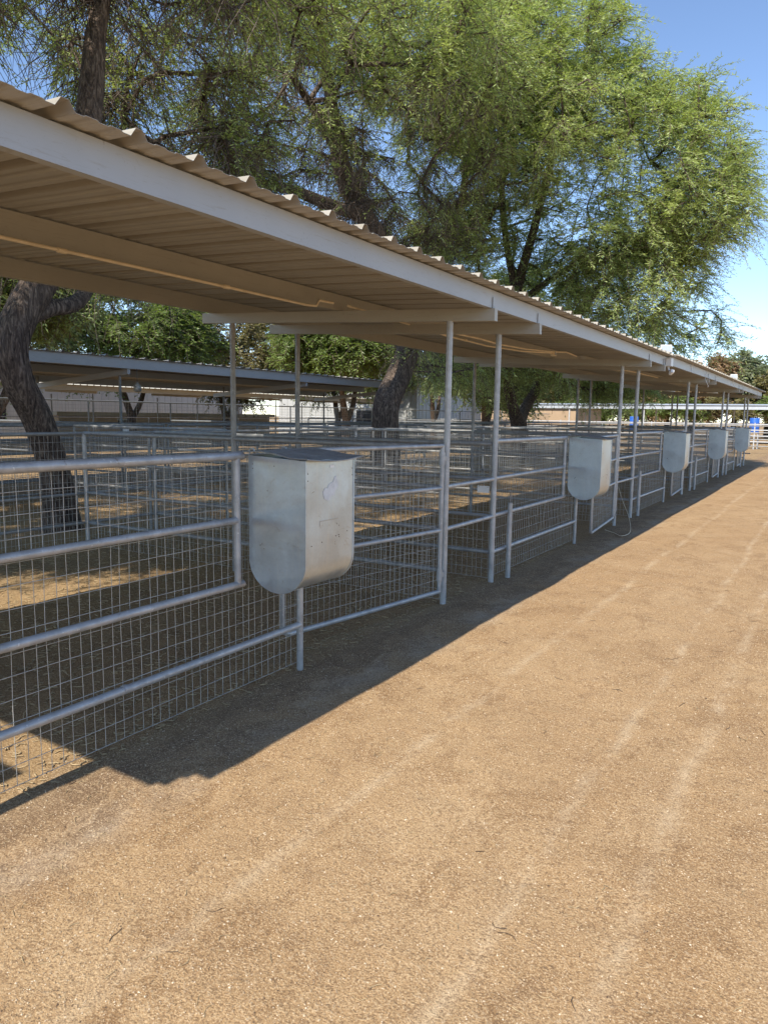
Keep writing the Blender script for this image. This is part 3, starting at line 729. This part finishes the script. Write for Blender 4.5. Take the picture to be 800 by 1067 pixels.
def tree(label,base,paths,lobes,ntar,leafmat,nleaf_tw,tw_len,leaf_l,leaf_w,leaves_per,rtip=.012,seed=0,cat='tree',group=None,bare=None,expo=.43,rmin=.008,name='tree',shell=.35,sag=.10,droop=.35,extra_tw=1,step=.8):
    """paths: list of trunk/limb polylines [(x,y,z,r)...] world coordinates; lobes: (cx,cy,cz,rx,ry,rz,weight)"""
    global GROW_MIN
    GROW_MIN=lobes and min(l[2]-l[5] for l in lobes)-1.0
    t=thing(name,(base[0],base[1],0),label,cat,group); b=np.array([base[0],base[1],0])
    r=np.random.RandomState(seed); trunk=MB(); skel=[]
    for ip,path in enumerate(paths):
        pts=[]; rs=[]
        for i in range(len(path)-1):
            p0=np.array(path[max(i-1,0)]);p1=np.array(path[i]);p2=np.array(path[i+1]);p3=np.array(path[min(i+2,len(path)-1)])
            for s in range(5):
                u=s/5; pts.append(.5*((2*p1)+(p2-p0)*u+(2*p0-5*p1+4*p2-p3)*u*u+(3*p1-p0-3*p2+p3)*u**3))
        pts.append(np.array(path[-1]))
        o0=len(skel)
        V_=[];n=18 if ip<3 else 10
        for i,q in enumerate(pts):
            skel.append((q[:3],(o0+i-1) if i else -1,q[3]))
        mb_pts=[tuple(q[:3]-b) for q in pts]
        k0=len(trunk.v)
        trunk.tube(mb_pts,[q[3] for q in pts],n,True)
        # lumpy bark outline
        for vi in range(k0,len(trunk.v)):
            x,y,z=trunk.v[vi]
            i=min(range(len(mb_pts)),key=lambda a:(mb_pts[a][0]-x)**2+(mb_pts[a][1]-y)**2+(mb_pts[a][2]-z)**2)
            c=mb_pts[i]; w=math.atan2(y-c[1],x-c[0]); f=1+.07*math.sin(3*w+z*1.3+ip)+.05*math.sin(7*w-z*2.1)
            trunk.v[vi]=(c[0]+(x-c[0])*f,c[1]+(y-c[1])*f,z)
    # targets on / in the lobes
    T=[]; W=np.array([l[6] for l in lobes],float); W/=W.sum()
    for l,w in zip(lobes,W):
        m=max(3,int(ntar*w)); d=r.randn(m,3); d/=np.linalg.norm(d,axis=1)[:,None]
        rr=(shell+(1-shell)*r.rand(m))[:,None]**.6
        T.append(np.array(l[:3])+d*rr*np.array(l[3:6]))
    T=np.concatenate(T); T=T[T[:,2]>2.1]
    P,par,rad,tips=grow(skel,T,sag,seed,step)
    n=len(P); cnt=np.zeros(n); cnt[tips]=1
    for i in range(n-1,-1,-1):
        if par[i]>=0 and par[i]<i: cnt[par[i]]+=cnt[i]
    R=np.where(cnt>0,rmin+rtip*np.power(np.maximum(cnt,1),expo)*.75,.01)
    ch={}
    ns=len(skel)
    for i in range(ns,n): ch.setdefault(par[i],[]).append(i)
    limbs=MB(); done=set()
    for i in range(ns,n):
        if i in done: continue
        p_=par[i]; cont = p_>=ns and max(ch[p_],key=lambda c:cnt[c])==i
        if cont: continue
        chain=[p_,i]; done.add(i); c=i
        while c in ch:
            c=max(ch[c],key=lambda q:cnt[q]); chain.append(c); done.add(c)
        rs=[min(R[q],R[i]) for q in chain]; rs[0]=R[i]
        k=4 if rs[0]<.025 else (6 if rs[0]<.06 else 9)
        limbs.tube([tuple(P[q]-b) for q in chain],rs,k,False)
    trunk.build('trunk',M['bark'],t); limbs.build('branches',M['bark' if cat!='x' else 'bark'],t)
    # twigs: from tip nodes and their parents
    origins=[]
    for tp in tips:
        origins.append(P[tp]); q=par[tp]
        for _ in range(extra_tw):
            if q>=ns: origins.append((P[q]+P[tp])/2 if _%2==0 else P[q])
    O=np.array(origins); O=np.repeat(O,nleaf_tw,axis=0)+r.randn(len(O)*nleaf_tw,3)*.10
    cen=np.average([l[:3] for l in lobes],axis=0,weights=W)
    out=O-cen; out/=np.linalg.norm(out,axis=1)[:,None]+1e-6
    D=out*.55+r.randn(*O.shape)*.75; D[:,2]*=.6; D/=np.linalg.norm(D,axis=1)[:,None]
    Lt=tw_len*(.5+r.rand(len(O))); dr=droop*(.4+1.2*r.rand(len(O)))
    def pt(u): return O+D*(Lt*u)[:,None]-np.stack([0*Lt,0*Lt,dr*Lt*u*u],1)
    # twig strips (3-sided, 2 segments)
    segs=[pt(0),pt(.5),pt(1.0)]; rr=[.006,.0045,.002]; scale_=max(1,leaf_w/.02)
    A=np.cross(D,[0,0,1.]); A/=np.linalg.norm(A,axis=1)[:,None]+1e-6; Bv=np.cross(A,D)
    m=len(O); VV=[]
    for s_,q in zip(segs,rr):
        for w in (0,2.094,4.189): VV.append(s_+(A*math.cos(w)+Bv*math.sin(w))*q*scale_)
    VV=np.stack(VV,1)-b
    f=[]
    for s_ in (0,1):
        for k in range(3): f.append([s_*3+k,s_*3+(k+1)%3,s_*3+3+(k+1)%3,s_*3+3+k])
    FF=(np.arange(m)[:,None,None]*9+np.array(f)[None]).reshape(-1,4)
    np_mesh('twigs',VV.reshape(-1,3),FF,M['twigwood'],t)
    # leaflets along the twigs
    K=leaves_per; U=np.tile(np.linspace(.12,1.02,K),m); idx=np.repeat(np.arange(m),K)
    u=U+r.randn(m*K)*.02
    C=O[idx]+D[idx]*(Lt[idx]*u)[:,None]-np.stack([0*u,0*u,dr[idx]*Lt[idx]*u*u],1)
    sgn=np.where(np.arange(m*K)%2==0,1.,-1.)[:,None]
    dirl=A[idx]*sgn+D[idx]*.7+r.randn(m*K,3)*.35; dirl[:,2]-=.25
    dirl/=np.linalg.norm(dirl,axis=1)[:,None]
    wv=np.cross(dirl,Bv[idx]+r.randn(m*K,3)*.5); wv/=np.linalg.norm(wv,axis=1)[:,None]+1e-6
    ll=(leaf_l*(.6+.8*r.rand(m*K)))[:,None]; ww=(leaf_w*(.7+.6*r.rand(m*K)))[:,None]
    q0=C; q1=C+dirl*ll*.5+wv*ww*.5; q2=C+dirl*ll; q3=C+dirl*ll*.5-wv*ww*.5
    VV=np.stack([q0,q1,q2,q3],1)-b
    FF=np.arange(m*K*4).reshape(-1,4)
    np_mesh('crown',VV.reshape(-1,3),FF,leafmat,t)
    if bare:      # bare hanging twigs
        nb,zones,len_=bare; mb_v=[];mb_f=[]; o_=0
        for (cx_,cy_,cz_,sx_,sy_,sz_,w) in zones:
            m=int(nb*w); o=np.array([cx_,cy_,cz_])+r.randn(m,3)*np.array([sx_,sy_,sz_])
            # snap to nearest branch node
            for i in range(m):
                dd=np.sum((P[ns:]-o[i])**2,axis=1); j=int(np.argpartition(dd,4)[r.randint(4)])+ns; o[i]=P[j]+(P[par[j]]-P[j])*r.rand()
            d=r.randn(m,3)*.8; d[:,2]=-.2-.5*r.rand(m); d/=np.linalg.norm(d,axis=1)[:,None]; l=len_*(.4+r.rand(m))
            pts=[o]
            for s_ in range(5):
                d=d+r.randn(m,3)*.28; d[:,2]-=.18; d/=np.linalg.norm(d,axis=1)[:,None]
                pts.append(pts[-1]+d*(l/5)[:,None])
            a=np.cross(d,[.3,.2,1.]); a/=np.linalg.norm(a,axis=1)[:,None]; bb=np.cross(a,d)
            vv=[]
            for s_,q in enumerate(pts):
                rr_=.0075*(1-s_/6)+.0015
                for w_ in (0,2.094,4.189): vv.append(q+(a*math.cos(w_)+bb*math.sin(w_))*rr_)
            vv=np.stack(vv,1)-b
            f=np.array([[s_*3+k,s_*3+(k+1)%3,s_*3+3+(k+1)%3,s_*3+3+k] for s_ in range(5) for k in range(3)])
            mb_v.append(vv.reshape(-1,3)); mb_f.append((np.arange(m)[:,None,None]*18+f[None]).reshape(-1,4)+o_); o_+=m*18
        np_mesh('bare_twigs',np.concatenate(mb_v),np.concatenate(mb_f),M['deadtwig'],t)
    return t
#TREES#
T1=tree('leaning mesquite tree with thick furrowed trunk behind the rear mesh fence, nearest on the left',(-9.45,6.5),
  [[(-9.45,6.62,-.2,.36),(-9.45,6.62,.12,.27),(-9.45,6.60,.45,.225),(-9.45,6.54,.9,.205),(-9.45,6.34,1.55,.20),(-9.47,6.05,2.15,.205),(-9.47,6.02,2.7,.215),(-9.4,6.40,3.45,.22),(-9.3,6.9,4.3,.24),(-9.3,7.10,5.2,.20),(-9.35,7.32,6.2,.165),(-9.4,7.5,7.2,.13),(-9.3,7.8,8.4,.08)],
   [(-9.46,6.14,2.95,.17),(-9.5,6.6,3.12,.12),(-9.6,7.15,3.30,.11),(-10.3,8.2,4.1,.07),(-10.9,9.5,4.7,.05)],
   [(-9.4,6.4,3.4,.2),(-9.6,5.6,4.4,.15),(-10.0,4.8,5.6,.1),(-10.4,4.2,6.8,.06)],
   [(-9.3,7.05,5.0,.13),(-9.9,8.2,5.9,.10),(-10.5,9.6,6.3,.07),(-11.0,11.0,6.2,.04)]],
  [(-10.6,8.0,9.3,3.5,3.5,2.2,1.0),(-10.9,10.6,6.8,2.2,2.4,2.0,.7),(-11.0,4.8,7.5,2.6,2.2,2.0,.6),(-10.8,8.5,5.0,1.6,2.6,1.2,.25),(-8.2,4.2,8.0,2.2,2.6,1.4,.6),(-8.0,9.0,9.0,2.4,3.0,1.6,.6)],
  620,M['leafA'],6,.6,.085,.024,22,seed=21,cat='tree',group='mesquite trees along the back of the pens',
  bare=(3200,[(-10.4,9.6,6.8,1.4,2.2,1.4,.6),(-9.8,8.0,7.2,1.2,1.6,1.4,.4)],1.2),extra_tw=1)
T2=tree('dark mesquite tree with a bent trunk standing behind the near shelter in the middle',(-11.0,18.2),
  [[(-11.0,18.15,-.2,.50),(-11.0,18.15,.5,.42),(-11.0,18.15,1.4,.38),(-11.0,18.3,2.1,.37),(-11.0,19.0,3.0,.36),(-11.0,19.4,3.9,.34),(-11.0,18.9,5.0,.32),(-11.0,17.8,6.3,.28),(-11.0,16.2,7.4,.24),(-11.0,15.6,8.5,.18),(-11.0,15.2,9.9,.12),(-10.9,14.5,11.0,.07)],
   [(-11.0,19.3,3.7,.28),(-10.9,20.3,5.2,.25),(-10.8,21.2,7.0,.23),(-10.8,22.0,8.3,.20),(-10.6,24.0,9.3,.15),(-10.4,25.5,10.5,.09)],
   [(-11.0,17.0,6.9,.18),(-10.8,15.2,6.7,.15),(-10.9,13.6,6.7,.11),(-11.1,12.2,6.5,.07)],
   [(-11.0,15.9,8.0,.15),(-10.6,14.2,8.5,.10),(-10.3,13.0,8.7,.06)],
   [(-10.8,22.3,8.4,.12),(-10.6,22.4,10.2,.10),(-10.5,22.6,12.0,.06)]],
  [(-11.0,16.5,11.5,4.2,4.6,2.2,1.2),(-11.2,14.0,7.5,2.6,2.6,2.0,.22),(-10.6,21.5,12.2,3.2,3.4,2.6,.7),(-10.8,20.0,8.4,2.4,3.0,1.8,.4),(-10.3,20.5,3.6,1.2,3.0,.9,.12),(-8.3,14.5,9.6,2.2,2.8,1.5,.5),(-8.0,20.0,9.8,2.2,3.0,1.6,.5)],
  700,M['leafA'],6,.65,.11,.026,22,seed=33,group='mesquite trees along the back of the pens',
  bare=(5200,[(-11.0,15.5,7.8,1.8,2.4,1.6,.7),(-10.9,18.5,7.0,1.5,2.0,1.5,.3)],1.1),extra_tw=1)
T3=tree('wide bright green mesquite tree with a forked trunk, its crown reaching the open sky',(-11.0,28.6),
  [[(-11.0,28.6,-.2,.48),(-11.0,28.6,.6,.36),(-11.0,28.55,1.45,.33),(-11.0,27.9,2.1,.21),(-10.9,27.1,3.0,.20),(-10.7,26.4,4.2,.22),(-10.0,25.2,6.0,.18),(-9.0,24.2,8.0,.13),(-8.2,23.4,10.0,.08)],
   [(-11.0,28.6,1.3,.25),(-11.0,29.3,2.1,.21),(-10.9,30.3,3.0,.20),(-10.3,30.5,4.5,.21),(-8.8,29.6,6.2,.17),(-7.0,28.2,7.4,.12),(-5.6,26.8,8.2,.07)],
   [(-10.2,25.6,5.6,.13),(-8.4,25.2,6.6,.10),(-6.6,25.0,7.2,.07),(-5.0,25.0,7.6,.05)],
   [(-10.0,25.2,6.0,.13),(-9.9,23.6,8.2,.10),(-9.6,22.6,10.4,.07)]],
  [(-7.4,24.6,9.6,3.6,4.0,3.4,1.5),(-5.2,24.8,9.0,2.4,2.8,3.0,1.0),(-8.4,22.8,12.2,2.6,3.0,2.0,.7),(-9.4,22.8,11.8,2.8,3.0,2.6,.8),(-6.2,25.4,6.0,2.4,2.6,1.3,.55),(-4.0,24.6,8.0,1.5,1.8,1.5,.35),(-9.6,29.0,6.0,3.6,3.4,2.4,.7),(-10.8,24.5,3.9,1.8,2.8,.9,.3),(-9.0,31.5,3.5,1.9,3.0,.8,.35),(-7.7,33.0,3.6,1.6,2.6,.8,.3),(-10.0,26.5,4.2,2.4,3.0,.8,.35),(-8.9,32.0,4.2,1.8,2.4,1.0,.25),(-4.6,26.6,4.7,1.6,1.8,.7,.14),(-11.3,24.0,6.8,2.4,3.0,2.5,.8),(-11.0,21.0,6.0,1.8,2.2,1.6,.3)],
  1400,M['leafA'],6,.85,.125,.027,28,seed=47,group='mesquite trees along the back of the pens',extra_tw=1,shell=.55)
T0=tree('mesquite tree left of and behind the camera, out of the picture, shading the nearest pen',(-10.5,-3.5),
  [[(-10.5,-3.5,-.2,.36),(-10.5,-3.5,1.5,.3),(-10.3,-3.3,3.0,.24),(-10.0,-3.0,5.0,.15),(-10.0,-3.0,6.5,.07)]],
  [(-9.6,-.8,7.0,2.6,3.2,1.3,1.0),(-13.0,-.5,7.0,3.0,3.4,1.4,.9),(-7.9,.5,7.2,2.1,2.5,1.0,1.0)],
  430,M['leafA'],6,.6,.14,.045,18,seed=61,group='mesquite trees along the back of the pens')
# trees behind the far pens
bg=[(-15.5,35.5,4.9,4.3,'leafB','dense dark green tree filling the gap behind the forked tree trunk'),
    (-34,13.5,5.2,4.2,'leafC','bushy bright green tree above the middle shelter at the far left'),
    (-34.5,20.5,5.0,4.5,'leafB','grey green tree behind the farthest shelter, second from the left'),
    (-33.5,28,5.3,4.3,'leafC','light green tree with forked trunk behind the farthest shelter'),
    (-34,36,5.2,4.6,'leafF','olive green tree behind the farthest shelter, left of the gabled barn'),
    (-30,43,5.4,4.2,'leafB','grey green tree just left of the gabled white barn'),
    (-24.5,47,5.6,4.6,'leafB','dark green tree right of the gabled white barn'),
    (-22,13,4.6,2.6,'leafB','small tree between the middle and far shelters on the left'),
    (-22.5,33,4.6,3.0,'leafC','small light green tree between the middle and far shelters')]
for i,(x,y,cz,rr_,lm,lab) in enumerate(bg):
    q=np.random.RandomState(100+i)
    lob=[(x,y,cz+1.2,rr_,rr_,rr_*.75,1)]+[(x+q.uniform(-1,1)*rr_*.7,y+q.uniform(-1,1)*rr_*.7,cz+q.uniform(-.5,1.2)*rr_*.5,rr_*.55,rr_*.55,rr_*.5,.45) for _ in range(4)]
    tree(lab,(x,y),[[(x,y,-.1,.26),(x,y+.1,1.2,.22),(x+.1,y-.3,2.2,.17),(x+.3,y-.9,3.4,.11),(x+.3,y-1.2,4.6,.07)],[(x,y+.1,1.3,.17),(x,y+.7,2.2,.14),(x-.2,y+1.3,3.4,.10),(x-.3,y+1.6,4.6,.06)]],
         lob,230,M[lm],9,.8,.20,.065,17,seed=200+i,group='trees behind the far pens',rtip=.02,extra_tw=1)
# tree line far beyond the end of the lane
far=[(-46,84,5.6,5.0,'leafB','far grey green tree at the left of the distant tree line'),
     (-38,86,5.2,5.0,'leafC','far bright green tree in the distant line, left part'),
     (-30,84,5.0,4.6,'leafF','far olive tree in the distant line above the tan building'),
     (-23,86,5.4,4.8,'leafC','far bright green tree seen between the far roof posts'),
     (-16,86,4.6,4.4,'leafE','far brown dry tree seen under the far end of the roof'),
     (-9.3,86,5.2,2.6,'leafD','far tall grey green pine rising above the end of the roof'),
     (-13.0,83,4.9,3.4,'leafE','far brown topped tree beside the tall pine'),
     (-6.6,92,5.6,2.3,'leafD','second far pine, smaller and to the right of the tall one'),
     (-3.2,84,4.6,4.2,'leafF','far yellowish tree right of the pines at the right edge'),
     (4,86,4.6,4.6,'leafB','far tree at the right edge of the photograph')]
for i,(x,y,cz,rr_,lm,lab) in enumerate(far):
    q=np.random.RandomState(300+i); tall=1.5 if lm=='leafD' else .75
    lob=[(x,y,cz,rr_,rr_*.8,rr_*tall,1)]+[(x+q.uniform(-1,1)*rr_*.7,y+q.uniform(-1,.2)*rr_*.6,cz+q.uniform(-1,.8)*rr_*.6,rr_*.5,rr_*.5,rr_*.45,.4) for _ in range(4)]
    tree(lab,(x,y),[[(x,y,-.1,.3),(x,y+.1,1.5,.25),(x+.1,y,3.2,.18),(x+.2,y,cz,.1)]],lob,190,M[lm],9,.9,.30,.13,16,seed=400+i,group='distant tree line',rtip=.025,extra_tw=1)
hedge=[(-44+5.0*i,77+(i%3),2.0,3.4) for i in range(12)]
for i,(x,y,cz,rr_) in enumerate(hedge):
    lab='low leafy shrub below the distant tree line, %s from the left'%ordw[i]
    tree(lab,(x,y),[[(x,y,-.1,.12),(x,y,.8,.1),(x,y,1.6,.06)]],[(x,y,cz,rr_,rr_*.7,rr_*.62,1),(x+1,y-.8,cz-.5,rr_*.5,rr_*.5,rr_*.4,.3)],80,M[['leafC','leafB','leafC','leafF'][i%4]],8,.7,.28,.11,12,seed=500+i,cat='shrub',group='shrubs below the distant tree line',name='shrub',rtip=.02)

# ------------------------------------------------------------------ light, sky, camera
w=bpy.data.worlds.new('World'); sc.world=w; w.use_nodes=True; nt=w.node_tree
bgk=nt.nodes['Background']; sky=nt.nodes.new('ShaderNodeTexSky'); sky.sky_type='NISHITA'; sky.sun_disc=False
EL=math.radians(47)
sky.sun_elevation=EL; sky.sun_rotation=math.radians(180); sky.air_density=.75; sky.dust_density=.0; sky.ozone_density=1.8
nt.links.new(sky.outputs[0],bgk.inputs[0]); bgk.inputs[1].default_value=.15
sl=bpy.data.lights.new('sun','SUN'); sl.energy=4.1; sl.angle=math.radians(.5); sl.color=(1,.93,.82)
so=bpy.data.objects.new('sun',sl); COL.objects.link(so)
dirv=Vector((-.012,-math.cos(EL),math.sin(EL)))
so.rotation_euler=dirv.to_track_quat('Z','Y').to_euler(); so.location=(0,-20,30)

cam=bpy.data.cameras.new('camera'); co_=bpy.data.objects.new('camera',cam); COL.objects.link(co_)
cam.sensor_fit='HORIZONTAL'; cam.sensor_width=36; cam.lens=770/800*36; cam.clip_start=.05; cam.clip_end=3000
yaw,pitch,roll=math.radians(31.215),math.radians(7.4356),math.radians(.85)
fw=Vector((-math.sin(yaw)*math.cos(pitch),math.cos(yaw)*math.cos(pitch),-math.sin(pitch)))
rt=Vector((math.cos(yaw),math.sin(yaw),0)); up=rt.cross(fw)
X=rt*math.cos(roll)+up*math.sin(roll); Y=up*math.cos(roll)-rt*math.sin(roll); Z=-fw
co_.matrix_world=Matrix(((X.x,Y.x,Z.x,0),(X.y,Y.y,Z.y,0),(X.z,Y.z,Z.z,1.7),(0,0,0,1)))
sc.camera=co_
sc.render.engine='CYCLES'
sc.view_settings.view_transform='Standard'; sc.view_settings.look='None'; sc.view_settings.exposure=.76; sc.view_settings.gamma=1
